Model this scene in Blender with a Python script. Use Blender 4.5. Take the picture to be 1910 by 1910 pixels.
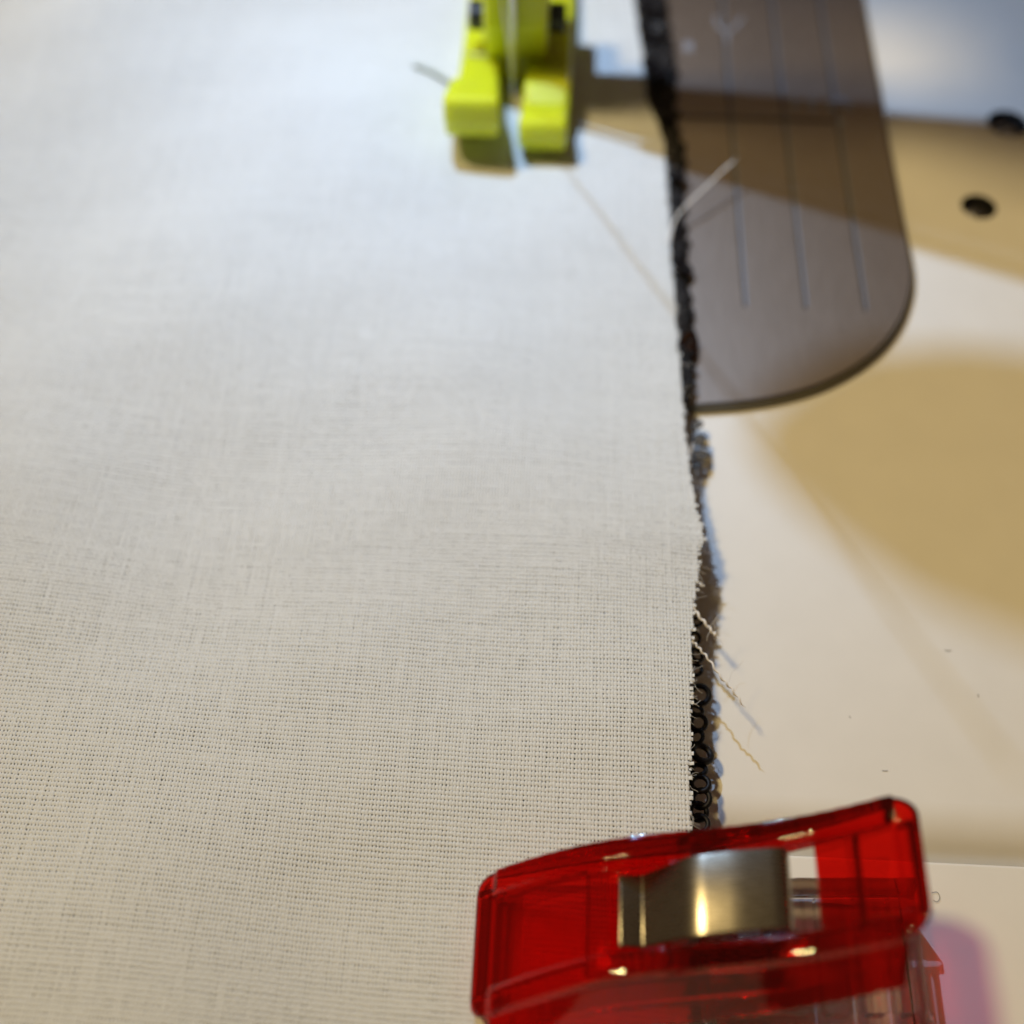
import bpy, bmesh, math, random
import numpy as np
from mathutils import Vector, Matrix

random.seed(7)
RNG = np.random.default_rng(11)
for o in list(bpy.data.objects):
    bpy.data.objects.remove(o)
S = bpy.context.scene
COL = S.collection
S.unit_settings.system = 'METRIC'
S.unit_settings.scale_length = 0.01          # one unit is one centimetre
PI = math.pi

# ------------------------------------------------------------------ camera
PITCH, YAW, HC, FPX = math.radians(56), math.radians(2.8), 8.0, 2305.0
DC = HC / math.tan(PITCH)
CAM = np.array([DC * math.sin(YAW), -DC * math.cos(YAW), HC])
cd = bpy.data.cameras.new('camera')
cd.sensor_width = 36.0
cd.lens = 36.0 * FPX / 1910.0
cd.clip_start, cd.clip_end = 0.05, 2000
cd.dof.use_dof = True
cd.dof.focus_distance = 8.1
cd.dof.aperture_fstop = cd.lens * 0.001 / (2 * 0.128)
cam = bpy.data.objects.new('camera', cd)
cam.location = CAM
cam.rotation_euler = (PI / 2 - PITCH, 0, YAW)
COL.objects.link(cam)
S.camera = cam

FW = np.array([-math.sin(YAW) * math.cos(PITCH), math.cos(YAW) * math.cos(PITCH), -math.sin(PITCH)])
RT = np.array([math.cos(YAW), math.sin(YAW), 0.0])
UP = np.cross(RT, FW)


def P(x, y, z=0.0):
    """point at height z (cm above the bed) that a photo measurement refers to"""
    d = FW * FPX + RT * (x - 955) - UP * (y - 955)
    return CAM + d * ((z - CAM[2]) / d[2])


# ------------------------------------------------------------------ light
W = bpy.data.worlds.new('World')
S.world = W
W.use_nodes = True
W.node_tree.nodes['Background'].inputs[0].default_value = (1.0, 0.62, 0.33, 1)
W.node_tree.nodes['Background'].inputs[1].default_value = 0.08


def area_lamp(name, loc, target, size, power, color, spread=180):
    l = bpy.data.lights.new(name, 'AREA')
    l.shape = 'DISK'
    l.size = size
    l.energy = power
    l.color = color
    l.spread = math.radians(spread)
    o = bpy.data.objects.new(name, l)
    o.location = loc
    o.rotation_euler = (Vector(target) - Vector(loc)).to_track_quat('-Z', 'Y').to_euler()
    COL.objects.link(o)
    return o


LED = np.array([-2.4, 5.45, 9.5])
area_lamp('machine_led', LED, (-0.2, 3.9, 0), 0.11, 515, (0.46, 0.67, 1.0), 130)
area_lamp('room_lamp', (-28, 4.5, 60), (0, 0, 0), 6.5, 25500, (1.0, 0.74, 0.33))

S.view_settings.view_transform = 'Standard'
S.view_settings.look = 'None'
S.view_settings.exposure = 0.0
S.view_settings.gamma = 1.0
S.render.engine = 'CYCLES'
S.cycles.max_bounces = 16
S.cycles.transmission_bounces = 12
S.cycles.transparent_max_bounces = 24


# ------------------------------------------------------------------ materials
def mat(name, color, rough=0.5, metal=0.0, **kw):
    m = bpy.data.materials.new(name)
    m.use_nodes = True
    b = m.node_tree.nodes['Principled BSDF']
    b.inputs['Base Color'].default_value = (*color, 1)
    b.inputs['Roughness'].default_value = rough
    b.inputs['Metallic'].default_value = metal
    for k, v in kw.items():
        b.inputs[k.replace('_', ' ')].default_value = v
    return m


def noisy(m, scale=(1, 1, 1), freq=5.0, c0=None, c1=None, bump=0.0, dist=0.01, rough=None, detail=4):
    nt = m.node_tree
    b = nt.nodes['Principled BSDF']
    tc = nt.nodes.new('ShaderNodeTexCoord')
    mp = nt.nodes.new('ShaderNodeMapping')
    mp.inputs['Scale'].default_value = scale
    nz = nt.nodes.new('ShaderNodeTexNoise')
    nz.inputs['Scale'].default_value = freq
    nz.inputs['Detail'].default_value = detail
    nt.links.new(tc.outputs['Object'], mp.inputs[0])
    nt.links.new(mp.outputs[0], nz.inputs['Vector'])
    if c0:
        r = nt.nodes.new('ShaderNodeValToRGB')
        r.color_ramp.elements[0].position, r.color_ramp.elements[1].position = 0.3, 0.7
        r.color_ramp.elements[0].color = (*c0, 1)
        r.color_ramp.elements[1].color = (*c1, 1)
        nt.links.new(nz.outputs[0], r.inputs[0])
        nt.links.new(r.outputs[0], b.inputs['Base Color'])
    if rough:
        mr = nt.nodes.new('ShaderNodeMapRange')
        mr.inputs['To Min'].default_value, mr.inputs['To Max'].default_value = rough
        nt.links.new(nz.outputs[0], mr.inputs['Value'])
        nt.links.new(mr.outputs[0], b.inputs['Roughness'])
    if bump:
        bp = nt.nodes.new('ShaderNodeBump')
        bp.inputs['Strength'].default_value = bump
        bp.inputs['Distance'].default_value = dist
        nt.links.new(nz.outputs[0], bp.inputs['Height'])
        nt.links.new(bp.outputs[0], b.inputs['Normal'])
    return m


M = {}
M['bed'] = noisy(mat('bed_plastic', (0.80, 0.79, 0.76), 0.5), freq=3, c0=(0.795, 0.785, 0.755),
                 c1=(0.815, 0.805, 0.775), rough=(0.42, 0.58), bump=0.05, dist=0.004)
M['plate'] = noisy(mat('brushed_steel', (0.33, 0.31, 0.30), 0.48, 1.0), scale=(60, 1.2, 1), freq=3,
                   c0=(0.42, 0.36, 0.315), c1=(0.47, 0.405, 0.36), rough=(0.42, 0.55))
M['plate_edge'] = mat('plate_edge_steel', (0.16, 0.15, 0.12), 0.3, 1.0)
M['groove_lit'] = mat('groove_lit_steel', (0.36, 0.39, 0.45), 0.60, 1.0)  # lighter tone painted in for the lit side of an engraved groove
M['groove_shade'] = mat('groove_shade_steel', (0.10, 0.085, 0.075), 0.55, 1.0)  # darker tone painted in for the shade inside engraved lines
M['mark'] = mat('engraved_mark', (0.44, 0.46, 0.53), 0.55, 0.75)
M['screw'] = mat('dark_screw', (0.42, 0.42, 0.44), 0.3, 1.0)
M['hole_shade'] = mat('screw_hole_shade', (0.015, 0.014, 0.013), 0.7)  # near black painted in as recess shade on hole walls, floors and slots
M['white'] = noisy(mat('white_cotton', (0.69, 0.70, 0.71), 0.9), freq=9, c0=(0.685, 0.705, 0.705), c1=(0.705, 0.725, 0.73),
                   detail=6)
M['thread'] = mat('cotton_thread', (0.80, 0.77, 0.72), 0.85)
M['black'] = noisy(mat('black_mesh', (0.012, 0.010, 0.010), 0.6), freq=60, bump=0.6, dist=0.02)
M['bead'] = mat('black_bead', (0.005, 0.004, 0.005), 0.5, Specular_IOR_Level=0.3)
M['sequin'] = mat('copper_black_sequin', (0.16, 0.09, 0.06), 0.22, 1.0)
M['foot'] = mat('lime_plastic', (0.58, 0.64, 0.015), 0.38, Subsurface_Weight=1.0, Subsurface_Scale=0.35)
M['foot'].node_tree.nodes['Principled BSDF'].inputs['Subsurface Radius'].default_value = (1.0, 1.0, 0.25)
M['pin'] = mat('black_pin', (0.012, 0.012, 0.014), 0.3)
M['steel'] = mat('needle_steel', (0.62, 0.60, 0.57), 0.25, 1.0)
M['spring'] = noisy(mat('spring_steel', (0.40, 0.37, 0.30), 0.26, 1.0), scale=(1, 8, 1), freq=12,
                    c0=(0.31, 0.285, 0.23), c1=(0.36, 0.335, 0.28), rough=(0.23, 0.31))
M['grey_thread'] = mat('grey_green_thread', (0.26, 0.30, 0.25), 0.85)
M['lint'] = mat('dark_lint', (0.10, 0.08, 0.05), 0.9)


def plastic(name, tint, absorb, density, ior=1.5, gloss=0.04, rough=0.0, milk=None, straight=0.0):
    """clear moulded plastic: tinted refraction under an untinted polished surface, a little absorption inside"""
    m = bpy.data.materials.new(name)
    m.use_nodes = True
    nt = m.node_tree
    nt.nodes.remove(nt.nodes['Principled BSDF'])
    out = nt.nodes['Material Output']
    rf = nt.nodes.new('ShaderNodeBsdfRefraction')
    rf.inputs['IOR'].default_value = ior
    rf.inputs['Roughness'].default_value = rough
    rf.inputs['Color'].default_value = (*tint, 1)
    gs = nt.nodes.new('ShaderNodeBsdfGlossy')
    gs.inputs['Roughness'].default_value = gloss
    fr_ = nt.nodes.new('ShaderNodeFresnel')
    fr_.inputs['IOR'].default_value = ior
    mx = nt.nodes.new('ShaderNodeMixShader')
    nt.links.new(fr_.outputs[0], mx.inputs[0])
    ts = nt.nodes.new('ShaderNodeBsdfTransparent')        # share of the light that passes unbent
    ts.inputs['Color'].default_value = (*tint, 1)
    m0 = nt.nodes.new('ShaderNodeMixShader')
    m0.inputs[0].default_value = straight
    nt.links.new(rf.outputs[0], m0.inputs[1])
    nt.links.new(ts.outputs[0], m0.inputs[2])
    nt.links.new(m0.outputs[0], mx.inputs[1])
    nt.links.new(gs.outputs[0], mx.inputs[2])
    last = mx
    if milk:
        tl = nt.nodes.new('ShaderNodeBsdfTranslucent')
        tl.inputs['Color'].default_value = (*milk[0], 1)
        m2 = nt.nodes.new('ShaderNodeMixShader')
        m2.inputs[0].default_value = milk[1]
        nt.links.new(mx.outputs[0], m2.inputs[1])
        nt.links.new(tl.outputs[0], m2.inputs[2])
        last = m2
    nt.links.new(last.outputs[0], out.inputs['Surface'])
    va = nt.nodes.new('ShaderNodeVolumeAbsorption')
    va.inputs['Color'].default_value = (*absorb, 1)
    va.inputs['Density'].default_value = density
    nt.links.new(va.outputs[0], out.inputs['Volume'])
    return m


M['red'] = plastic('red_clear_plastic', (0.985, 0.10, 0.075), (0.78, 0.10, 0.10), 5.0, milk=((0.9, 0.02, 0.012), 0.04), straight=0.76)
M['clear'] = plastic('clear_plastic', (0.97, 0.955, 0.96), (0.93, 0.90, 0.92), 0.6, gloss=0.06, rough=0.03, straight=0.85)
M['gauze'] = mat('smoky_sequin', (0.085, 0.08, 0.075), 0.6, Specular_IOR_Level=0.25, Alpha=0.85)


# ------------------------------------------------------------------ helpers
def tag(o, label=None, cat=None, group=None, kind=None):
    if label: o['label'] = label
    if cat: o['category'] = cat
    if group: o['group'] = group
    if kind: o['kind'] = kind
    return o


def link(name, me, m, parent=None, smooth=True):
    o = bpy.data.objects.new(name, me)
    if m is not None and not me.materials:
        me.materials.append(m)
    if smooth:
        me.polygons.foreach_set('use_smooth', np.ones(len(me.polygons), dtype=bool))
    COL.objects.link(o)
    if parent is not None:
        o.parent = parent
    return o


def obj(name, bm, m, parent=None, smooth=False, bevel=0, seg=2):
    bmesh.ops.recalc_face_normals(bm, faces=bm.faces)
    me = bpy.data.meshes.new(name)
    bm.to_mesh(me)
    bm.free()
    o = link(name, me, m, parent, smooth)
    if bevel:
        b = o.modifiers.new('bevel', 'BEVEL')
        b.width = bevel
        b.segments = seg
        b.limit_method = 'ANGLE'
        b.angle_limit = math.radians(35)
        b.harden_normals = False
    return o


def empty(name, loc, parent=None):
    o = bpy.data.objects.new(name, None)
    o.empty_display_size = 0.3
    o.location = loc
    COL.objects.link(o)
    return o


def loop_prism(bm, pts, z0, z1):
    """closed outline (x, y) extruded between two heights"""
    lo = [bm.verts.new((x, y, z0)) for x, y in pts]
    hi = [bm.verts.new((x, y, z1)) for x, y in pts]
    n = len(pts)
    bm.faces.new(hi)
    bm.faces.new(lo[::-1])
    for i in range(n):
        j = (i + 1) % n
        bm.faces.new((lo[i], lo[j], hi[j], hi[i]))


def side_prism(bm, pts, x0, x1, skew=0.0):
    """closed side outline (y, z) extruded across x; skew narrows it downwards"""
    a = [bm.verts.new((x0, y, z)) for y, z in pts]
    b = [bm.verts.new((x1, y, z)) for y, z in pts]
    n = len(pts)
    bm.faces.new(a)
    bm.faces.new(b[::-1])
    for i in range(n):
        j = (i + 1) % n
        bm.faces.new((a[j], a[i], b[i], b[j]))


def slab(bm, xs, y0, y1, zt, zb):
    """strip that follows x: y0,y1,zt,zb are functions of x; closed"""
    rings = []
    for x in xs:
        rings.append([bm.verts.new((x, y0(x), zb(x))), bm.verts.new((x, y1(x), zb(x))),
                      bm.verts.new((x, y1(x), zt(x))), bm.verts.new((x, y0(x), zt(x)))])
    for r, s in zip(rings, rings[1:]):
        for i in range(4):
            j = (i + 1) % 4
            bm.faces.new((r[i], r[j], s[j], s[i]))
    bm.faces.new(rings[0][::-1])
    bm.faces.new(rings[-1])


def slab_flare(bm, xs, y0, y1, f0, f1, zt, zb):
    """like slab, but the lower edge stands out from the upper one (f0, f1 added to y at the bottom)"""
    rings = []
    for x in xs:
        rings.append([bm.verts.new((x, y0(x) + f0, zb(x))), bm.verts.new((x, y1(x) + f1, zb(x))),
                      bm.verts.new((x, y1(x), zt(x))), bm.verts.new((x, y0(x), zt(x)))])
    for r, s in zip(rings, rings[1:]):
        for i in range(4):
            j = (i + 1) % 4
            bm.faces.new((r[i], r[j], s[j], s[i]))
    bm.faces.new(rings[0][::-1])
    bm.faces.new(rings[-1])


def tube(bm, pts, rad, sides=6, caps=True):
    pts = [Vector(p) for p in pts]
    n = len(pts)
    if not hasattr(rad, '__len__'):
        rad = [rad] * n
    rings = []
    up = Vector((0.13, 0.27, 1)).normalized()
    for i, p in enumerate(pts):
        t = (pts[min(i + 1, n - 1)] - pts[max(i - 1, 0)]).normalized()
        a = t.cross(up)
        if a.length < 1e-4:
            a = t.cross(Vector((1, 0, 0)))
        a.normalize()
        b = t.cross(a)
        rings.append([bm.verts.new(p + rad[i] * (math.cos(2 * PI * k / sides) * a + math.sin(2 * PI * k / sides) * b))
                      for k in range(sides)])
    for r, s in zip(rings, rings[1:]):
        for k in range(sides):
            l = (k + 1) % sides
            bm.faces.new((r[k], r[l], s[l], s[k]))
    if caps:
        bm.faces.new(rings[0][::-1])
        bm.faces.new(rings[-1])


def smooth_path(pts, n=40):
    pts = [np.array(p, float) for p in pts]
    ext = [2 * pts[0] - pts[1]] + pts + [2 * pts[-1] - pts[-2]]
    out = []
    segs = len(pts) - 1
    per = max(2, n // segs)
    for i in range(segs):
        p0, p1, p2, p3 = ext[i:i + 4]
        for k in range(per):
            t = k / per
            out.append(0.5 * (2 * p1 + (p2 - p0) * t + (2 * p0 - 5 * p1 + 4 * p2 - p3) * t ** 2
                              + (3 * p1 - p0 - 3 * p2 + p3) * t ** 3))
    out.append(pts[-1])
    return out


# ------------------------------------------------------------------ the machine bed
FRONT = -2.58
SCREWS = [(4.68, 4.88, 0.20), (4.20, 3.66, 0.165)]


def circle(cx, cy, r, n=40):
    return [(cx + r * math.cos(2 * PI * k / n), cy + r * math.sin(2 * PI * k / n)) for k in range(n)]


bm = bmesh.new()
flat_y = FRONT + 0.36
outer = [(-11, flat_y), (9, flat_y), (9, 10), (-11, 10)]
edges = []
holes = []
for pts in [outer] + [circle(x, y, r) for x, y, r in SCREWS]:
    vs = [bm.verts.new((x, y, 0)) for x, y in pts]
    edges += [bm.edges.new((vs[i], vs[(i + 1) % len(vs)])) for i in range(len(vs))]
    holes.append(vs)
bmesh.ops.triangle_fill(bm, use_beauty=True, edges=edges)
for vs in holes[1:]:
    lo = [bm.verts.new((v.co.x, v.co.y, -0.5)) for v in vs]
    for i in range(len(vs)):
        j = (i + 1) % len(vs)
        bm.faces.new((vs[i], vs[j], lo[j], lo[i]))
# rolled front edge
prev = [holes[0][0], holes[0][1]]
for k in range(1, 13):
    a = k / 12 * math.radians(70)
    y = flat_y - 0.36 * math.sin(a) / math.sin(math.radians(70))
    z = -0.27 * (1 - math.cos(a)) / (1 - math.cos(math.radians(70)))
    cur = [bm.verts.new((-11, y, z)), bm.verts.new((9, y, z))]
    bm.faces.new((prev[0], prev[1], cur[1], cur[0]))
    prev = cur
cur = [bm.verts.new((-11, FRONT, -0.8)), bm.verts.new((9, FRONT, -0.8))]
bm.faces.new((prev[0], prev[1], cur[1], cur[0]))
bed = obj('machine_bed', bm, M['bed'], None, smooth=False)
bed.data.materials.append(M['hole_shade'])
for p in bed.data.polygons:
    if abs(p.normal.z) < 0.1 and p.center.y > 0:
        p.material_index = 1
    p.use_smooth = abs(p.normal.z) > 0.3 and p.center.y < flat_y
tag(bed, 'white plastic sewing machine bed with a rolled front edge', kind='structure')
del bed['label']

bm = bmesh.new()
loop_prism(bm, [(-11, -9), (9, -9), (9, FRONT - 0.012), (-11, FRONT - 0.012)], -0.8, -0.10)
ext = obj('extension_table', bm, M['bed'], None, bevel=0.02)
ext['kind'] = 'structure'

# the machine's arm over the needle (above the picture; it shades the far end of the bed from the room lamp)
arm = empty('machine_arm', (3.0, 8.0, 10.2))
bm = bmesh.new()
loop_prism(bm, [(-6.2, -1.8), (8, -1.8), (8, 4), (-6.2, 4)], 0.0, 2.8)
obj('arm_housing', bm, M['bed'], arm, bevel=0.15, seg=3)
bm = bmesh.new()
loop_prism(bm, [(-4.2, -3.8), (-2.4, -3.8), (-2.4, -1.82), (-4.2, -1.82)], -0.15, 1.6)
obj('face_cover', bm, M['bed'], arm, bevel=0.12, seg=3)
bm = bmesh.new()
loop_prism(bm, circle(-5.4, -2.55, 0.22, 24), -0.62, 0.02)
obj('lamp_socket', bm, M['bed'], arm, bevel=0.03)
tag(arm, 'white plastic machine arm housing above the needle', 'machine arm')

# screws in their holes
for k, (x, y, r) in enumerate(SCREWS):
    e = empty('bed_screw', (x, y, -0.065))
    bm = bmesh.new()
    loop_prism(bm, circle(0, 0, r * 0.99, 32), -0.20, -0.12)
    obj('recess_floor', bm, M['hole_shade'], e)
    bm = bmesh.new()
    bmesh.ops.create_uvsphere(bm, u_segments=24, v_segments=10, radius=r * 0.80)
    for v in bm.verts:
        v.co.z = max(v.co.z, -0.02) * 0.55 - 0.06
    obj('screw_head', bm, M['screw'], e, smooth=True)
    bm = bmesh.new()
    loop_prism(bm, [(-r * .7, -.018), (r * .7, -.018), (r * .7, .018), (-r * .7, .018)], -0.03, r * 0.80 * 0.55 - 0.06 + 0.002)
    o = obj('slot', bm, M['hole_shade'], e)
    o.rotation_euler.z = 0.5 + k
    tag(e, ['dark screw sunk in the white bed, farther from the camera at the photo edge',
            'dark screw sunk in the white bed, nearer one beside the steel plate'][k], 'screw', 'bed screws')

# ------------------------------------------------------------------ needle plate
pts = [(3.45, 9.0)]
for px, py in [(1680, 380), (1692, 440), (1701, 490), (1703, 525), (1697, 560), (1682, 600), (1655, 640), (1620, 673),
               (1575, 702), (1520, 727), (1450, 746), (1375, 757), (1300, 762)]:
    q = P(px, py, 0.07)
    pts.append((min(q[0], 3.45), q[1]))
fy = pts[-1][1]
pts += [(0.6, fy - 0.03), (-0.6, fy - 0.03), (-1.5, fy), (-2.4, fy + 0.1), (-3.1, fy + 0.35), (-3.6, fy + 0.9),
        (-3.8, fy + 1.6), (-3.8, 9.0)]
sm = smooth_path([(x, y, 0) for x, y in pts[1:14]], 60)
pts = [pts[0]] + [(p[0], p[1]) for p in sm] + pts[14:]
plate = empty('needle_plate', (1.5, 4.0, 0))
bm = bmesh.new()
loop_prism(bm, [(x - 1.5, y - 4.0) for x, y in pts], 0.002, 0.098)
body = obj('plate_body', bm, M['plate'], plate, bevel=0.03, seg=3)
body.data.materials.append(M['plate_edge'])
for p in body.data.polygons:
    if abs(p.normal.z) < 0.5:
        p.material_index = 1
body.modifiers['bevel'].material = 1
tag(plate, 'brushed dark steel needle plate with rounded corner and engraved guide lines', 'needle plate')
ZP = 0.0985


def engraved(name, a, b, w, m='groove_lit', z=ZP):
    a, b = Vector((*a, 0)), Vector((*b, 0))
    t = (b - a).normalized()
    n = Vector((-t.y, t.x, 0)) * w / 2
    bm = bmesh.new()
    loop_prism(bm, [((q.x - 1.5), (q.y - 4.0)) for q in (a - n, b - n, b + n, a + n)], z - 0.004, z + 0.0025)
    return obj(name, bm, M[m], plate)


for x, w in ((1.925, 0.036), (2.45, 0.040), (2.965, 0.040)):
    engraved('guide_line', (x - 0.011, 2.18), (x - 0.011, 7.5), 0.020, 'groove_shade')
    engraved('groove_highlight', (x + 0.010, 2.20), (x + 0.010, 7.5), 0.020)  # flat light strip beside the dark one, a painted groove highlight
engraved('cross_line', (0.9, 4.70), (2.93, 4.70), 0.045, 'groove_shade', z=ZP + 0.001)


def glyph(strokes, w=0.035):
    bm = bmesh.new()
    for st in strokes:
        q = [P(x, y, ZP) for x, y in st]
        for a, b in zip(q, q[1:]):
            a, b = Vector((a[0], a[1], 0)), Vector((b[0], b[1], 0))
            t = (b - a).normalized()
            n = Vector((-t.y, t.x, 0)) * w / 2
            loop_prism(bm, [((c.x - 1.5), (c.y - 4.0)) for c in (a - n, b - n, b + n, a + n)], ZP - 0.003, ZP + 0.005)
    return obj('engraved_mark', bm, M['mark'], plate)


glyph([[(1336, 30), (1338, 48), (1354, 60), (1372, 52), (1384, 32)], [(1355, 60), (1357, 78)]], 0.034)
glyph([[(1283, 78), (1284, 96)]], 0.09)
glyph([[(1548, 206), (1552, 190), (1566, 186), (1580, 190), (1584, 206)]], 0.075)
glyph([[(1566, 222), (1567, 236)]], 0.05)
glyph([[(1514, 184), (1516, 206)]], 0.085)
glyph([[(1482, 182), (1486, 204)]], 0.07)

# ------------------------------------------------------------------ the cloth surface
EDGE_PX = [(1172, -60, .22), (1182, 0, .22), (1196, 90, .22), (1206, 180, .21), (1224, 222, .20), (1240, 262, .20), (1244, 330, .20),
           (1250, 450, .20), (1262, 600, .20), (1274, 760, .27), (1286, 870, .38), (1300, 945, .44), (1317, 1008, .46),
           (1305, 1018, .46), (1302, 1080, .46), (1294, 1140, .46), (1292, 1200, .46), (1290, 1350, .46), (1288, 1540, .42),
           (1287, 1700, .39), (1287, 1910, .39)]
EW = np.array([P(*e) for e in EDGE_PX])
order = np.argsort(EW[:, 1])
EY, EX, EZ = EW[order, 1], EW[order, 0], EW[order, 2]
EY = np.concatenate([[-9], EY, [12]]); EX = np.concatenate([[EX[0]], EX, [EX[-1] - .3]]); EZ = np.concatenate([[EZ[0]], EZ, [EZ[-1]]])


def edge_x(y):
    return np.interp(y, EY, EX)


def cloth_z(x, y):
    x = np.asarray(x, float); y = np.asarray(y, float)
    e = np.interp(y, EY, EZ)
    far = np.clip((1.3 - x) / 3.0, 0, 1)
    far = far * far * (3 - 2 * far)
    up = np.clip((y - 1.0) / 2.0, 0, 1)
    z = e * (1 - far) + far * (0.30 + 0.08 * (1 - up))
    z = z + far * (0.085 * np.sin(0.9 * x + 0.75 * y + 0.6) + 0.045 * np.sin(1.7 * x - 0.9 * y + 2.0))
    z = z + 0.016 * np.sin(2.1 * y + 0.9 * x) * np.clip((1.6 - x) / 1.2, 0, 1)
    z = z + 0.014 * np.sin(3.3 * x + 1.6 * y + 1.0) + 0.006 * np.sin(5.1 * y - 2.2 * x)
    return z


# ------------------------------------------------------------------ black sequinned mesh under the white cotton
def lace_over(y):
    return np.interp(y, [-9, -3.5, -1.2, -0.7, 0.7, 1.2, 2.0, 3.8, 4.4, 5.0, 6.0, 12],
                     [-0.03, -0.03, -0.03, -0.03, -0.03, 0.09, 0.14, 0.17, 0.20, 0.32, 0.34, 0.36])


lace = empty('black_sequinned_mesh', (-2.0, 1.0, 0.08))
LO = Vector(lace.location)
ys = np.linspace(-6.05, 7.5, 284)
us = np.concatenate([np.linspace(0, 0.9, 26), np.linspace(0.92, 1.0, 9)])
bm = bmesh.new()
top, bot = [], []
for y in ys:
    xr = float(edge_x(y) + lace_over(y) + 0.02 * math.sin(23 * y) + 0.012 * math.sin(51 * y + 1))
    rt, rb = [], []
    for u in us:
        x = -6.95 + u * (xr + 6.95)
        z = float(cloth_z(min(x, edge_x(y)), y)) - 0.045
        if x > edge_x(y) - 0.05:
            z -= 0.03 * min(1, (x - edge_x(y) + .05) / .2)
        th = 0.035 if y < 0.9 else min(0.11, max(0.03, z - 0.10))
        rt.append(bm.verts.new(Vector((x, y, z)) - LO))
        rb.append(bm.verts.new(Vector((x, y, z - th)) - LO))
    top.append(rt); bot.append(rb)
for i in range(len(ys) - 1):
    for k in range(len(us) - 1):
        bm.faces.new((top[i][k], top[i][k + 1], top[i + 1][k + 1], top[i + 1][k]))
    bm.faces.new((bot[i][-1], bot[i + 1][-1], top[i + 1][-1], top[i][-1]))
    for k in range(len(us) - 8, len(us) - 1):
        bm.faces.new((bot[i][k], bot[i + 1][k], bot[i + 1][k + 1], bot[i][k + 1]))
obj('mesh_cloth', bm, M['black'], lace, smooth=True)
tag(lace, 'black sequinned mesh fabric lying under the white cotton, its edge peeking out', 'mesh fabric')


def shared(name, build, m):
    bm = bmesh.new()
    build(bm)
    bmesh.ops.recalc_face_normals(bm, faces=bm.faces)
    me = bpy.data.meshes.new(name)
    bm.to_mesh(me)
    bm.free()
    me.materials.append(m)
    me.polygons.foreach_set('use_smooth', np.ones(len(me.polygons), dtype=bool))
    return me


def ring(bm, R=1.0, r=0.34, n=18, k=7):
    rows = []
    for i in range(n):
        a = 2 * PI * i / n
        c = Vector((math.cos(a), math.sin(a), 0))
        rows.append([bm.verts.new(c * (R + r * math.cos(2 * PI * j / k)) + Vector((0, 0, r * math.sin(2 * PI * j / k)))) for j in range(k)])
    for i in range(n):
        for j in range(k):
            bm.faces.new((rows[i][j], rows[(i + 1) % n][j], rows[(i + 1) % n][(j + 1) % k], rows[i][(j + 1) % k]))


def sphere(bm):
    bmesh.ops.create_icosphere(bm, subdivisions=2, radius=1.0)


def dish(bm, n=20):
    rows = []
    for r, z in ((0.16, 0.02), (0.55, 0.03), (0.85, 0.10), (1.0, 0.22), (1.0, 0.17), (0.85, 0.05), (0.55, -0.02), (0.16, -0.03)):
        rows.append([bm.verts.new((r * math.cos(2 * PI * k / n), r * math.sin(2 * PI * k / n), z)) for k in range(n)])
    for a, b in zip(rows, rows[1:] + rows[:1]):
        for k in range(n):
            bm.faces.new((a[k], a[(k + 1) % n], b[(k + 1) % n], b[k]))


ME_RING, ME_BEAD, ME_SEQ = shared('loop', ring, M['bead']), shared('bead', sphere, M['bead']), shared('sequin', dish, M['sequin'])
ME_SEQB, ME_GAUZE = shared('sequin_black', dish, M['bead']), shared('sequin_smoky', dish, M['gauze'])


def lace_piece(name, me, loc, scale, rot=(0, 0, 0), label=None):
    o = bpy.data.objects.new(name, me)
    o.location = Vector(loc) - LO
    o.scale = scale if hasattr(scale, '__len__') else (scale,) * 3
    o.rotation_euler = rot
    o.parent = lace
    COL.objects.link(o)
    if label:
        o['label'] = label
    return o


# scalloped edge loops between the clip and the frayed corner
rr = random.Random(5)
for px, py, s in [(1299, 1160, .040), (1296, 1190, .040), (1300, 1222, .046), (1298, 1250, .042), (1306, 1296, .062), (1299, 1325, .045),
                  (1303, 1348, .052), (1300, 1375, .045), (1309, 1405, .070), (1303, 1436, .050), (1306, 1462, .058), (1308, 1490, .058),
                  (1303, 1514, .055), (1305, 1536, .055), (1302, 1562, .050)]:
    lace_piece('loop', ME_RING, P(px, py, 0.19 + rr.uniform(-.02, .02)), s, (rr.uniform(-.5, .5), rr.uniform(-.3, .5), rr.uniform(0, 3)))
for k in range(18):
    y = -0.95 - 1.75 * k / 17 + rr.uniform(-.02, .02)
    lace_piece('bead', ME_BEAD, (float(edge_x(y)) + rr.uniform(-.08, -.01), y, 0.22 + rr.uniform(-.04, .02)), rr.uniform(.018, .032))
# beads crowded along the edge on the plate
for k in range(90):
    y = 1.0 + 6.2 * k / 89 + rr.uniform(-.03, .03)
    x = float(edge_x(y)) + float(lace_over(y)) * rr.uniform(0.35, 1.08)
    lace_piece('bead', ME_BEAD, (x, y, float(cloth_z(edge_x(y), y)) - 0.06 + rr.uniform(-.03, .0)), rr.uniform(.026, .05))
for px, py, s, z in [(1216, 60, .15, .22), (1218, 130, .14, .22), (1214, 15, .13, .22), (1238, 215, .12, .2), (1262, 330, .10, .19),
                     (1272, 500, .10, .19)]:
    lace_piece('sequin', ME_SEQB, P(px, py, z), s, (rr.uniform(-.4, .4), rr.uniform(-.2, .5), rr.uniform(0, 6)))
for px, py, s, r in [(1285, 638, .085, (0.5, 0.5, 0)), (1290, 655, .075, (0.8, .3, 1)), (1279, 680, .05, (0.9, -.2, 2))]:
    lace_piece('sequin', ME_SEQ, P(px, py, 0.18), s, r, 'copper tinted sequin catching the light')
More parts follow.
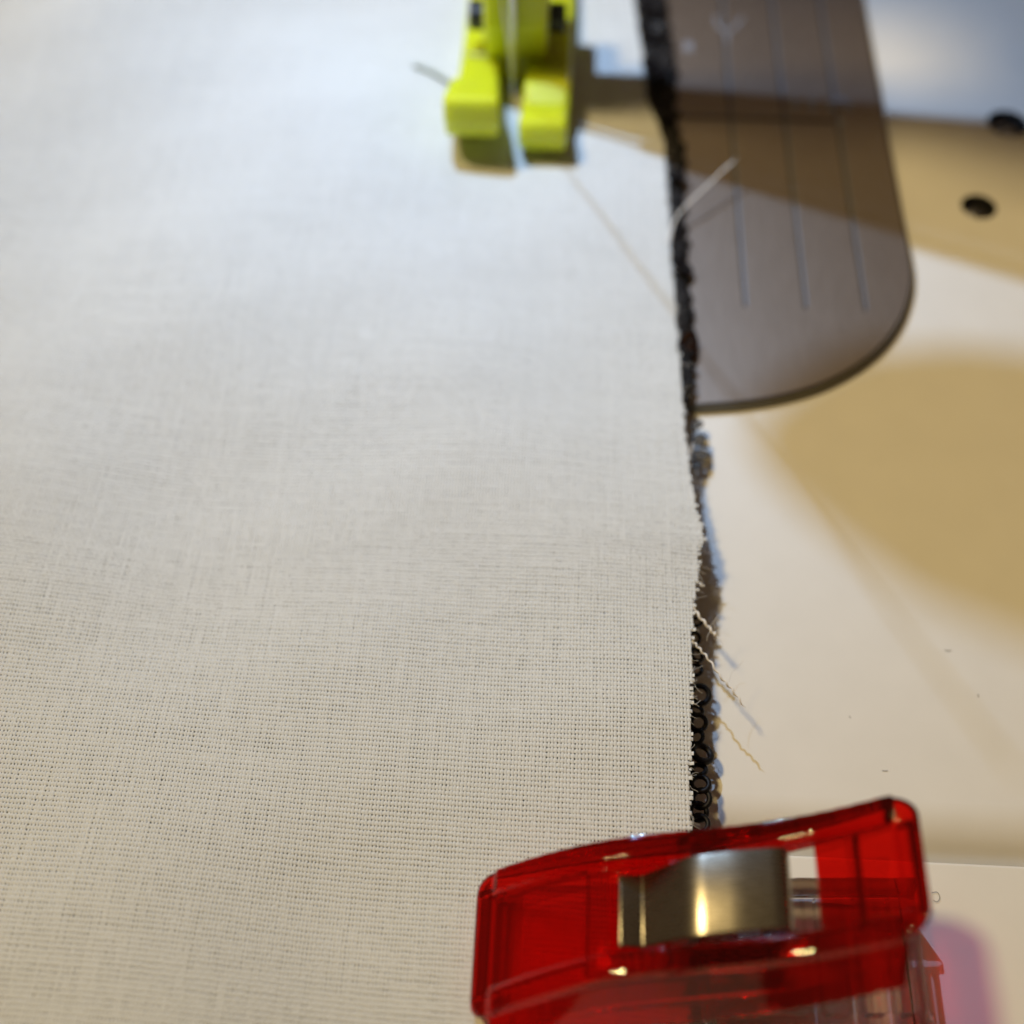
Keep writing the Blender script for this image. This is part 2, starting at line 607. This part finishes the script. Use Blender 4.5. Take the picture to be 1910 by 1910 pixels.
for px, py, s in [(1300, 795, .06), (1303, 822, .07), (1306, 850, .065), (1300, 868, .05), (1311, 832, .05)]:
    lace_piece('sequin', ME_GAUZE, P(px, py, 0.12), (s, s, s * .7), (rr.uniform(-.6, .6), rr.uniform(-.5, .5), 0), 'smoky see-through sequin')

# ------------------------------------------------------------------ white cotton: real woven yarns
PX_, PY_ = 0.0230, 0.0330
xs_w = np.arange(-6.9, 1.62, PX_)
ys_w = np.arange(-6.0, 7.4, PY_)
NX, NY = len(xs_w), len(ys_w)


def smooth_noise(n, m, kx, ky):
    """low-resolution random field stretched to n x m"""
    a = RNG.standard_normal((max(2, int(n / kx) + 2), max(2, int(m / ky) + 2)))
    ix = np.linspace(0, a.shape[0] - 1.001, n); iy = np.linspace(0, a.shape[1] - 1.001, m)
    i0, j0 = ix.astype(int), iy.astype(int)
    fx, fy_ = (ix - i0)[:, None], (iy - j0)[None, :]
    fx = fx * fx * (3 - 2 * fx); fy_ = fy_ * fy_ * (3 - 2 * fy_)
    return (a[i0][:, j0] * (1 - fx) * (1 - fy_) + a[i0 + 1][:, j0] * fx * (1 - fy_)
            + a[i0][:, j0 + 1] * (1 - fx) * fy_ + a[i0 + 1][:, j0 + 1] * fx * fy_)


def shear(x):
    return -0.035 * (x - 1.2)      # the weft runs slightly askew to the bed


def yarns(n, m_cross, warp):
    ms = 2 * m_cross - 1
    if warp:
        amp, wid, drop = 0.0052, 0.0174, 0.0062
        t = np.interp(np.arange(ms) / 2, np.arange(m_cross), ys_w)
        A = np.repeat(xs_w[:, None], ms, 1)
        B = np.repeat(t[None, :], n, 0)
        pitch = PX_
    else:
        amp, wid, drop = 0.0052, 0.0245, 0.0064
        t = np.interp(np.arange(ms) / 2, np.arange(m_cross), xs_w)
        A = np.repeat(t[None, :], n, 0)
        B = np.repeat(ys_w[:, None], ms, 1)
        pitch = PY_
    i = np.arange(n)[:, None]
    k = np.arange(ms)[None, :]
    sgn = np.where((i + k // 2) % 2 == 0, 1.0, -1.0) * (k % 2 == 0)
    if not warp:
        sgn = -sgn
    off = pitch * (0.045 * smooth_noise(n, ms, 1, 26) + 0.05 * smooth_noise(n, ms, 1, 4))
    wv = wid * (1 + 0.022 * RNG.standard_normal(n)[:, None] + 0.045 * smooth_noise(n, ms, 1, 40) + 0.06 * smooth_noise(n, ms, 1, 4))
    wv = np.clip(wv, 0.6 * wid, 1.28 * wid)
    if warp:
        X = A + off; Y = B + shear(A)
    else:
        X = A; Y = B + off + shear(A)
    ex = edge_x(Y)
    fr = np.repeat(RNG.uniform(-0.012, 0.022, n)[:, None], ms, 1)
    valid = (X < ex - 0.004) if warp else (X < ex + fr)
    Z = cloth_z(np.minimum(X, ex + .1), Y) + amp * sgn * (1 + 0.06 * RNG.standard_normal((n, 1)))
    V = np.empty((n, ms, 3, 3))
    for c, (o, dz) in enumerate(((-0.5, -drop), (0, 0), (0.5, -drop))):
        V[:, :, c, 0] = X + (o * wv if warp else 0)
        V[:, :, c, 1] = Y + (0 if warp else o * wv)
        V[:, :, c, 2] = Z + dz
    idx = np.arange(n * ms * 3).reshape(n, ms, 3)
    ok = valid[:, 1:] & valid[:, :-1]
    quads = []
    for c in (0, 1):
        q = np.stack([idx[:, :-1, c], idx[:, :-1, c + 1], idx[:, 1:, c + 1], idx[:, 1:, c]], -1)
        if warp:
            pass
        else:
            q = q[..., ::-1]
        quads.append(q[ok])
    return V.reshape(-1, 3), np.concatenate(quads)


V1, F1 = yarns(NX, NY, True)
V2, F2 = yarns(NY, NX, False)
VV = np.concatenate([V1, V2]); FF = np.concatenate([F1, F2 + len(V1)])
used = np.zeros(len(VV), bool); used[FF.ravel()] = True
remap = np.cumsum(used) - 1
VV = VV[used]; FF = remap[FF]
me = bpy.data.meshes.new('white_cotton')
me.vertices.add(len(VV)); me.vertices.foreach_set('co', VV.astype(np.float32).ravel())
me.loops.add(FF.size); me.loops.foreach_set('vertex_index', FF.astype(np.int32).ravel())
me.polygons.add(len(FF)); me.polygons.foreach_set('loop_start', np.arange(0, FF.size, 4, dtype=np.int32))
me.update(calc_edges=True)
cotton = empty('white_cotton', (-2.0, 1.0, 0.2))
w = link('woven_yarns', me, M['white'], None)
w.parent = cotton
w.location = -Vector(cotton.location)
w['kind'] = 'stuff'
tag(cotton, 'white plain-weave cotton cloth with a frayed cut edge', 'cotton cloth')
CO = Vector(cotton.location)


def twisted(path, amp, turns, rad, n=90, taper=True):
    p = smooth_path(path, n)
    out, rads = [], []
    for i, q in enumerate(p):
        s = i / (len(p) - 1)
        a = 2 * PI * turns * s
        out.append(Vector(q) + Vector((amp * math.cos(a) * .7, amp * math.cos(a) * .7, amp * math.sin(a))) - CO)
        rads.append(rad * (1 if not taper else max(0.25, min(1, (1 - s) * 12))))
    return out, rads


def fray(path, amp, turns, rad, m='thread', name='frayed_thread', label=None, n=90):
    bm = bmesh.new()
    a, r = twisted(path, amp, turns, rad, n)
    tube(bm, a, r, 6)
    o = obj(name, bm, M[m], cotton, smooth=True)
    if label:
        o['label'] = label
    return o


fray([P(1247, 452, .20), P(1262, 405, .25), P(1300, 365, .32), P(1345, 322, .38), P(1374, 296, .42)], 0.002, 3, .0105,
     label='curved white thread end lying over the steel plate')
fray([P(1292, 1128, .42), P(1303, 1148, .42), P(1318, 1165, .41), P(1330, 1180, .40), P(1338, 1187, .39)], 0.006, 5, .0105,
     label='short crimped thread with a fuzzy tip')
fray([P(1290, 1193, .42), P(1303, 1208, .43), P(1322, 1230, .42), P(1345, 1263, .42), P(1366, 1287, .40), P(1390, 1320, .38)], 0.0065, 9, .0076,
     label='long crimped thread hanging off the cloth edge')
fray([P(1298, 1075, .41), P(1303, 1085, .41), P(1308, 1092, .40), P(1314, 1092, .40)], 0.004, 2, .010)
fray([P(1286, 850, .30), P(1290, 838, .30), P(1292, 826, .29)], 0.003, 1, .006)
fray([P(1288, 872, .31), P(1285, 850, .29), P(1293, 832, .28)], 0.003, 1, .005)

# loose fibres along the cut edge
bm = bmesh.new()
fr = random.Random(3)
for k in range(90):
    y = fr.uniform(-2.7, 1.2) if k < 60 else fr.uniform(1.2, 4.2)
    x = float(edge_x(y))
    z = float(cloth_z(x, y))
    L = fr.choice([0.03, 0.05, 0.07, 0.12])
    a = fr.uniform(-1.3, 0.7)
    p = Vector((x - 0.01, y, z))
    pts = [p]
    for s in range(6):
        a += fr.uniform(-.5, .5)
        p = p + Vector((math.cos(a), math.sin(a), fr.uniform(-.3, .25))) * L / 6
        pts.append(p)
    tube(bm, [q - CO for q in pts], 0.0011, 4, False)
for path in ([(1318, 1172, .41), (1328, 1165, .43), (1340, 1147, .44), (1352, 1142, .44)], [(1303, 1030, .40), (1309, 1045, .41), (1306, 1062, .40), (1313, 1072, .38)],
             [(1330, 1180, .40), (1333, 1172, .42), (1332, 1164, .43)], [(1335, 1184, .39), (1342, 1192, .4), (1350, 1203, .38)],
             [(1325, 1176, .40), (1320, 1186, .4), (1318, 1195, .38)], [(1334, 1182, .4), (1342, 1180, .42), (1345, 1188, .42)],
             [(1360, 1272, .40), (1364, 1256, .38), (1375, 1245, .36), (1386, 1232, .36)], [(1292, 1250, .42), (1302, 1246, .42), (1311, 1242, .4)],
             [(1292, 1316, .42), (1300, 1312, .42), (1307, 1306, .4)], [(1292, 1272, .42), (1300, 1266, .42)]):
    tube(bm, [Vector(q) - CO for q in smooth_path([P(*q) for q in path], 16)], 0.0014, 4, False)
o = obj('edge_fuzz', bm, M['thread'], cotton, smooth=True)
o['kind'] = 'stuff'

# ------------------------------------------------------------------ presser foot with its bar, needle and thread
foot = empty('presser_foot', (-0.22, 5.3, 0.25))
FO = Vector(foot.location)


def fobj(name, bm, m, bevel=0.0, smooth=False, seg=3, parent=None):
    for v in bm.verts:
        v.co -= FO
    return obj(name, bm, m, parent or foot, smooth=smooth, bevel=bevel, seg=seg)


def toe(x0t, x1t, x0b, x1b, zt, yt, lip):
    """a toe that lies flat at the back and curls up to a thick lip in front"""
    prof_top = [(5.7, 0.50), (5.2, 0.50), (4.8, 0.54), (4.45, 0.62), (4.2, zt - 0.14), (yt + 0.16, zt - 0.02), (yt + 0.04, zt)]
    prof_bot = [(yt, zt - lip * 0.5), (yt + 0.07, zt - lip), (yt + 0.3, max(0.24, zt - lip - 0.12)), (4.5, 0.25), (4.9, 0.235), (5.7, 0.235)]
    loop = prof_top + prof_bot
    bm = bmesh.new()
    ring_l, ring_r = [], []
    for y, z in loop:
        f = min(1, max(0, (4.6 - y) / 0.7))
        ring_l.append(bm.verts.new((x0b + (x0t - x0b) * f, y, z)))
        ring_r.append(bm.verts.new((x1b + (x1t - x1b) * f, y, z)))
    n = len(loop)
    bm.faces.new(ring_l[::-1]); bm.faces.new(ring_r)
    for i in range(n):
        j = (i + 1) % n
        bm.faces.new((ring_l[i], ring_l[j], ring_r[j], ring_r[i]))
    return fobj('toe', bm, M['foot'], 0.055)


toe(-0.80, -0.30, -0.74, -0.36, 0.98, 3.68, 0.44)
toe(-0.13, 0.31, -0.10, 0.34, 0.68, 3.78, 0.36)
bm = bmesh.new()
loop_prism(bm, [(-0.735, 4.95), (0.335, 4.95), (0.335, 6.6), (-0.735, 6.6)], 0.245, 0.47)
fobj('sole', bm, M['foot'], 0.03)
bm = bmesh.new()
side_prism(bm, [(4.95, 0.48), (4.80, 0.80), (4.68, 1.05), (4.68, 1.75), (5.6, 1.75), (5.7, 0.48)], -0.50, 0.10)
fobj('ankle', bm, M['foot'], 0.05)
for x0, x1 in ((-0.66, -0.505), (0.105, 0.27)):
    bm = bmesh.new()
    side_prism(bm, [(5.13 + .14 * math.cos(2 * PI * k / 16), 0.86 + .14 * math.sin(2 * PI * k / 16)) for k in range(16)], x0, x1)
    fobj('hinge_pin', bm, M['pin'], 0.02)
bm = bmesh.new()
loop_prism(bm, [(-0.20 + .30 * math.cos(2 * PI * k / 28), 4.98 + .30 * math.sin(2 * PI * k / 28)) for k in range(28)], 1.62, 10.1)
fobj('presser_bar', bm, M['steel'], 0.02, smooth=False)
bm = bmesh.new()
side_prism(bm, [(4.93, 0.30), (4.985, 0.30), (4.985, 0.56), (4.93, 0.52)], -0.70, 0.30)
fobj('cross_rib', bm, M['foot'], 0.02)
bm = bmesh.new()
side_prism(bm, [(5.05 + .17 * math.cos(2 * PI * k / 20), 1.36 + .17 * math.sin(2 * PI * k / 20)) for k in range(20)], 0.102, 0.30)
fobj('fixing_screw', bm, M['steel'], 0.02)
tag(foot, 'yellow-green plastic presser foot with two upturned toes on the white cloth', 'presser foot')

needle = empty('needle_assembly', (-0.22, 4.62, 0.3))
NO = Vector(needle.location)


def nobj(name, bm, m, bevel=0.0, smooth=False):
    for v in bm.verts:
        v.co -= NO
    return obj(name, bm, m, needle, smooth=smooth, bevel=bevel, seg=3)


bm = bmesh.new()
tube(bm, [(-0.22, 4.62, z) for z in (0.30, 0.42, 0.6, 2.4, 3.0, 3.6)], [0.006, 0.022, 0.034, 0.034, 0.024, 0.022], 14)
nobj('needle', bm, M['steel'], smooth=True)
bm = bmesh.new()
loop_prism(bm, circle(-0.22, 4.62, 0.045, 20), 3.62, 10.1)
nobj('needle_bar', bm, M['steel'], 0.02)
bm = bmesh.new()
loop_prism(bm, [(-0.22 + .10 * math.cos(2 * PI * k / 24), 4.62 + .10 * math.sin(2 * PI * k / 24)) for k in range(24)], 8.1, 8.7)
nobj('needle_clamp', bm, M['steel'], 0.03)
KN = LED + (np.array([4.40, 0.42, 0]) - LED) * (1 - 8.0 / LED[2])  # unseen knob, added and shaped so its shadow rounds out on the bed
d = (Vector(KN) - Vector((-0.22, 4.62, 8.3))).normalized()
bm = bmesh.new()
tube(bm, [Vector((-0.22, 4.62, 8.3)) + d * .08, Vector(KN) - d * .2], 0.05, 14)  # stem of the added knob, also out of view
nobj('shadow_knob_stem', bm, M['steel'], smooth=True)
bm = bmesh.new()
tube(bm, [Vector(KN) + d * t for t in (-.28, -.24, -.10, .08, .20, .29, .345, .36)], [0.11, 0.185, 0.215, 0.215, 0.18, 0.11, 0.05, 0.01], 28)
nobj('shadow_knob', bm, M['pin'], smooth=True)
tag(needle, 'steel needle standing in the slot of the yellow-green foot', 'needle')

th_top = LED + (np.array([3.55, -2.0, 0]) - LED) * (1 - 7.0 / LED[2])
bm = bmesh.new()
th = [(-0.22, 4.60, 0.50), (-0.26, 4.53, 1.0)] + [tuple(np.array((-0.22, 4.60, 0.5)) + (th_top - np.array((-0.22, 4.60, 0.5))) * s) for s in (.15, .4, .7, 1.0)]
pth = smooth_path(th, 40)
tube(bm, pth, [0.012 if q[2] < 1.4 else 0.006 for q in pth], 6)
o = obj('upper_thread', bm, M['thread'], None, smooth=True)
tag(o, 'pale sewing thread slanting up from the needle in front of the foot', 'thread')

bm = bmesh.new()
q = smooth_path([P(772, 122, .34), P(800, 132, .33), P(828, 147, .33), P(862, 166, .34), P(910, 172, .3)], 30)
tube(bm, [Vector(p) for p in q], 0.020, 6)
o = obj('thread_tail', bm, M['grey_thread'], None, smooth=True)
tag(o, 'grey-green thread tail poking out left of the yellow-green foot', 'thread')

# ------------------------------------------------------------------ the sewing clip
clip = empty('sewing_clip', (1.2, -3.3, 0.0))
KO = Vector(clip.location)
CX = np.array([-0.06, 0.02, 0.099, 0.289, 0.594, 0.895, 1.169, 1.504, 1.651, 1.929, 2.288, 2.34])
CZ = np.array([0.50, 0.60, 0.668, 0.790, 0.985, 1.080, 1.115, 1.150, 1.190, 1.315, 1.545, 1.58])
cs = np.polyfit(CX, CZ, 5)
SK = 0.11
WID = 0.77


def ct(x):
    return float(np.polyval(cs, x))


def yr(x):
    return -3.03 + SK * x


def wd(x):
    return WID + 0.06 * min(1.0, max(0.0, (0.7 - x) / 0.7))


def cobj(name, bm, m, voxel=None, bevel=0, smooth=True, it=4, label=None):
    for v in bm.verts:
        v.co -= KO
    o = obj(name, bm, m, clip, smooth=smooth, bevel=bevel)
    if voxel:
        r = o.modifiers.new('solid', 'REMESH')
        r.mode = 'VOXEL'
        r.voxel_size = voxel
        r.use_smooth_shade = True
        s = o.modifiers.new('smooth', 'SMOOTH')
        s.factor = 0.5
        s.iterations = it
    if label:
        o['label'] = label
    return o


def lin(a, b, n):
    return list(np.linspace(a, b, n))


bm = bmesh.new()
# jaw plate with rounded leading corners, handle plate
def corner(x, x0, sgn, r=0.10):
    dx = (x - x0) * sgn
    return 0 if dx >= r else r - math.sqrt(max(0, r * r - (r - dx) ** 2))
slab(bm, [-0.06, -0.05, -0.03, 0.0, 0.04] + lin(0.1, 0.70, 10), lambda x: yr(x) - corner(x, -0.06, 1), lambda x: yr(x) - wd(x) + corner(x, -0.06, 1), ct, lambda x: ct(x) - 0.075)
slab(bm, lin(1.84, 2.18, 8) + [2.21, 2.24, 2.27, 2.30, 2.325, 2.335, 2.34], lambda x: yr(x) - corner(x, 2.34, -1, .15), lambda x: yr(x) - WID + corner(x, 2.34, -1, .15), ct, lambda x: ct(x) - 0.075)
# side rails that run past the window, a little proud
for a, b in ((0.0, 0.135), (WID - 0.135, WID)):
    slab(bm, lin(0.05, 2.22, 36), lambda x, a=a: yr(x) - a - (wd(x) - WID) * (a > .3), lambda x, b=b: yr(x) - b - (wd(x) - WID) * (b > .3), lambda x: ct(x) + 0.045, lambda x: ct(x) - 0.12)
# side walls below the rails
def wall(x):
    return float(np.interp(x, [0.0, 0.1, 0.3, 0.6, 0.9, 1.2, 1.4, 2.0, 2.34], [0.12, 0.20, 0.28, 0.35, 0.38, 0.39, 0.37, 0.28, 0.20]))
for a, b, f in ((0.0, 0.10, 0.0), (WID - 0.10, WID, -0.20)):
    slab_flare(bm, lin(0.05, 2.24, 36), lambda x, a=a: yr(x) - a - (wd(x) - WID) * (a > .3), lambda x, b=b: yr(x) - b - (wd(x) - WID) * (b > .3), f, f, lambda x: ct(x) - 0.03, lambda x: ct(x) - wall(x))
# recess floor and its left wall, handle end wall and finger rib
slab(bm, lin(0.62, 1.06, 8), lambda x: yr(x) - 0.06, lambda x: yr(x) - WID + 0.06, lambda x: ct(x) - 0.14, lambda x: ct(x) - 0.21)
slab(bm, [0.60, 0.70], lambda x: yr(x) - 0.06, lambda x: yr(x) - WID + 0.06, lambda x: ct(x) - 0.02, lambda x: ct(x) - 0.20)
slab(bm, [2.26, 2.335], lambda x: yr(x) - 0.14, lambda x: yr(x) - WID + 0.14, lambda x: ct(x) - 0.02, lambda x: ct(x) - 0.20)
slab(bm, [2.02, 2.06], lambda x: yr(x) - 0.14, lambda x: yr(x) - WID + 0.14, lambda x: ct(x) - 0.08, lambda x: ct(x) - 0.16)
slab(bm, [-0.05, 0.05], lambda x: yr(x) - 0.08, lambda x: yr(x) - WID + 0.08, lambda x: ct(x) - 0.02, lambda x: ct(x) - 0.15)
cobj('upper_arm', bm, M['red'], 0.0105, it=10, label='see-through red plastic arm with a window for the spring')

# clear lower arm flat on the table, with grip ribs
bm = bmesh.new()
Z0 = -0.09
ybk, yfr = lambda x: -2.98 + 0.05 * x, lambda x: -3.86 + 0.05 * x
slab(bm, lin(-0.12, 2.66, 24), ybk, yfr, lambda x: float(np.interp(x, [-.2, 1.3, 1.6, 2.7], [.26, .24, .16, .12])), lambda x: Z0 if x > 1.4 else 0.03)
for a, b in ((0, 0.08), (0.80, 0.88)):
    slab(bm, lin(1.2, 2.66, 12), lambda x, a=a: ybk(x) - a, lambda x, b=b: ybk(x) - b, lambda x: 0.34, lambda x: 0.0)
for x in (2.0, 2.24, 2.46, 2.62):
    slab(bm, [x - 0.035, x + 0.035], lambda x: ybk(x) - 0.02, lambda x: yfr(x) + 0.02, lambda x: 0.30, lambda x: 0.02)
cobj('lower_arm', bm, M['clear'], 0.016, it=4, label='clear colourless plastic arm with grip ribs')

# steel spring band: rides over the arm, dives through the window and returns under the lower arm
def sy(x, w):
    c = yr(x) - WID / 2 - 0.0
    return c + w / 2, c - w / 2
knots = [(0.765, ct(.765) - .075, 0), (0.905, ct(.905) - .145, .018), (1.165, ct(1.165) + .06, .075), (1.40, ct(1.40) + .075, .05), (1.695, ct(1.6) + .055, .11), (1.715, 0.35, .08), (1.30, 0.30, 0)]
path = []
for i, (x, z, r) in enumerate(knots):
    if r == 0:
        path.append((x, z)); continue
    p = Vector((x, z)); a = (Vector(knots[i - 1][:2]) - p).normalized(); b = (Vector(knots[i + 1][:2]) - p).normalized()
    t = r if i in (1, 2, 3) else r
    for k in range(9):
        u = k / 8
        path.append(tuple((1 - u) ** 2 * (p + a * t) + 2 * u * (1 - u) * p + u * u * (p + b * t)))
pp = [Vector((x, 0, z)) for x, z in path]
bm = bmesh.new()
rings = []
for i, p in enumerate(pp):
    t = (pp[min(i + 1, len(pp) - 1)] - pp[max(i - 1, 0)]).normalized()
    nrm = Vector((-t.z, 0, t.x))
    wd = float(np.interp(p.x, [0.76, 0.92, 1.16, 2.0], [0.40, 0.41, 0.45, 0.45]))
    y0, y1 = sy(p.x, wd)
    h = 0.014
    rings.append([bm.verts.new((p.x + nrm.x * h, y0, p.z + nrm.z * h)), bm.verts.new((p.x + nrm.x * h, y1, p.z + nrm.z * h)),
                  bm.verts.new((p.x - nrm.x * h, y1, p.z - nrm.z * h)), bm.verts.new((p.x - nrm.x * h, y0, p.z - nrm.z * h))])
for a, b in zip(rings, rings[1:]):
    for i in range(4):
        j = (i + 1) % 4
        bm.faces.new((a[i], a[j], b[j], b[i]))
bm.faces.new(rings[0][::-1]); bm.faces.new(rings[-1])
sp = cobj('spring', bm, M['spring'], smooth=False, label='bent shiny steel spring band')
# hinge lugs between the arms
for yy in (-3.0, -3.62):
    bm = bmesh.new()
    side_prism(bm, [(yy + .05 * math.cos(2 * PI * k / 14), 0.62 + .09 * math.sin(2 * PI * k / 14)) for k in range(14)], 1.18, 1.40)
    cobj('hinge_lug', bm, M['red'], smooth=True)
b_ = sp.modifiers.new('bevel', 'BEVEL'); b_.width = 0.011; b_.segments = 3; b_.limit_method = 'ANGLE'; b_.angle_limit = math.radians(60)
sp.data.polygons.foreach_set('use_smooth', np.ones(len(sp.data.polygons), dtype=bool))
tag(clip, 'see-through red sewing clip with steel spring gripping the cloth edge', 'sewing clip')

# ------------------------------------------------------------------ lint on the bed
def lint(path, r, label):
    bm = bmesh.new()
    tube(bm, [Vector(p) for p in smooth_path([P(*q) for q in path], 18)], r, 5)
    tag(obj('lint_fibre', bm, M['lint'], None, smooth=True), label, 'lint', 'lint on the machine')


ze = -0.09
lint([(1738, 1665, ze), (1748, 1664, ze), (1753, 1674, ze), (1748, 1682, ze), (1741, 1679, ze)], 0.00143, 'tiny curled dark fibre on the table beside the red clip')
lint([(1762, 1212, .005), (1768, 1214, .005), (1774, 1213, .005)], 0.00195, 'tiny dark fibre on the bed below the big tan shadow')
lint([(1824, 1294, .005), (1825, 1297, .005), (1824, 1300, .005)], 0.00195, 'small dark speck on the bed toward the right photo edge')
lint([(1841, 1550, -.09), (1842, 1553, -.09)], 0.00455, 'dark speck on the rolled front edge of the bed')
lint([(1584, 1335, .005), (1587, 1340, .005)], 0.00195, 'tiny fibre on the bed above the red clip')
lint([(1645, 1437, .005), (1652, 1438, .005), (1656, 1437, .005)], 0.00163, 'short fibre on the bed just above the red clip handle')
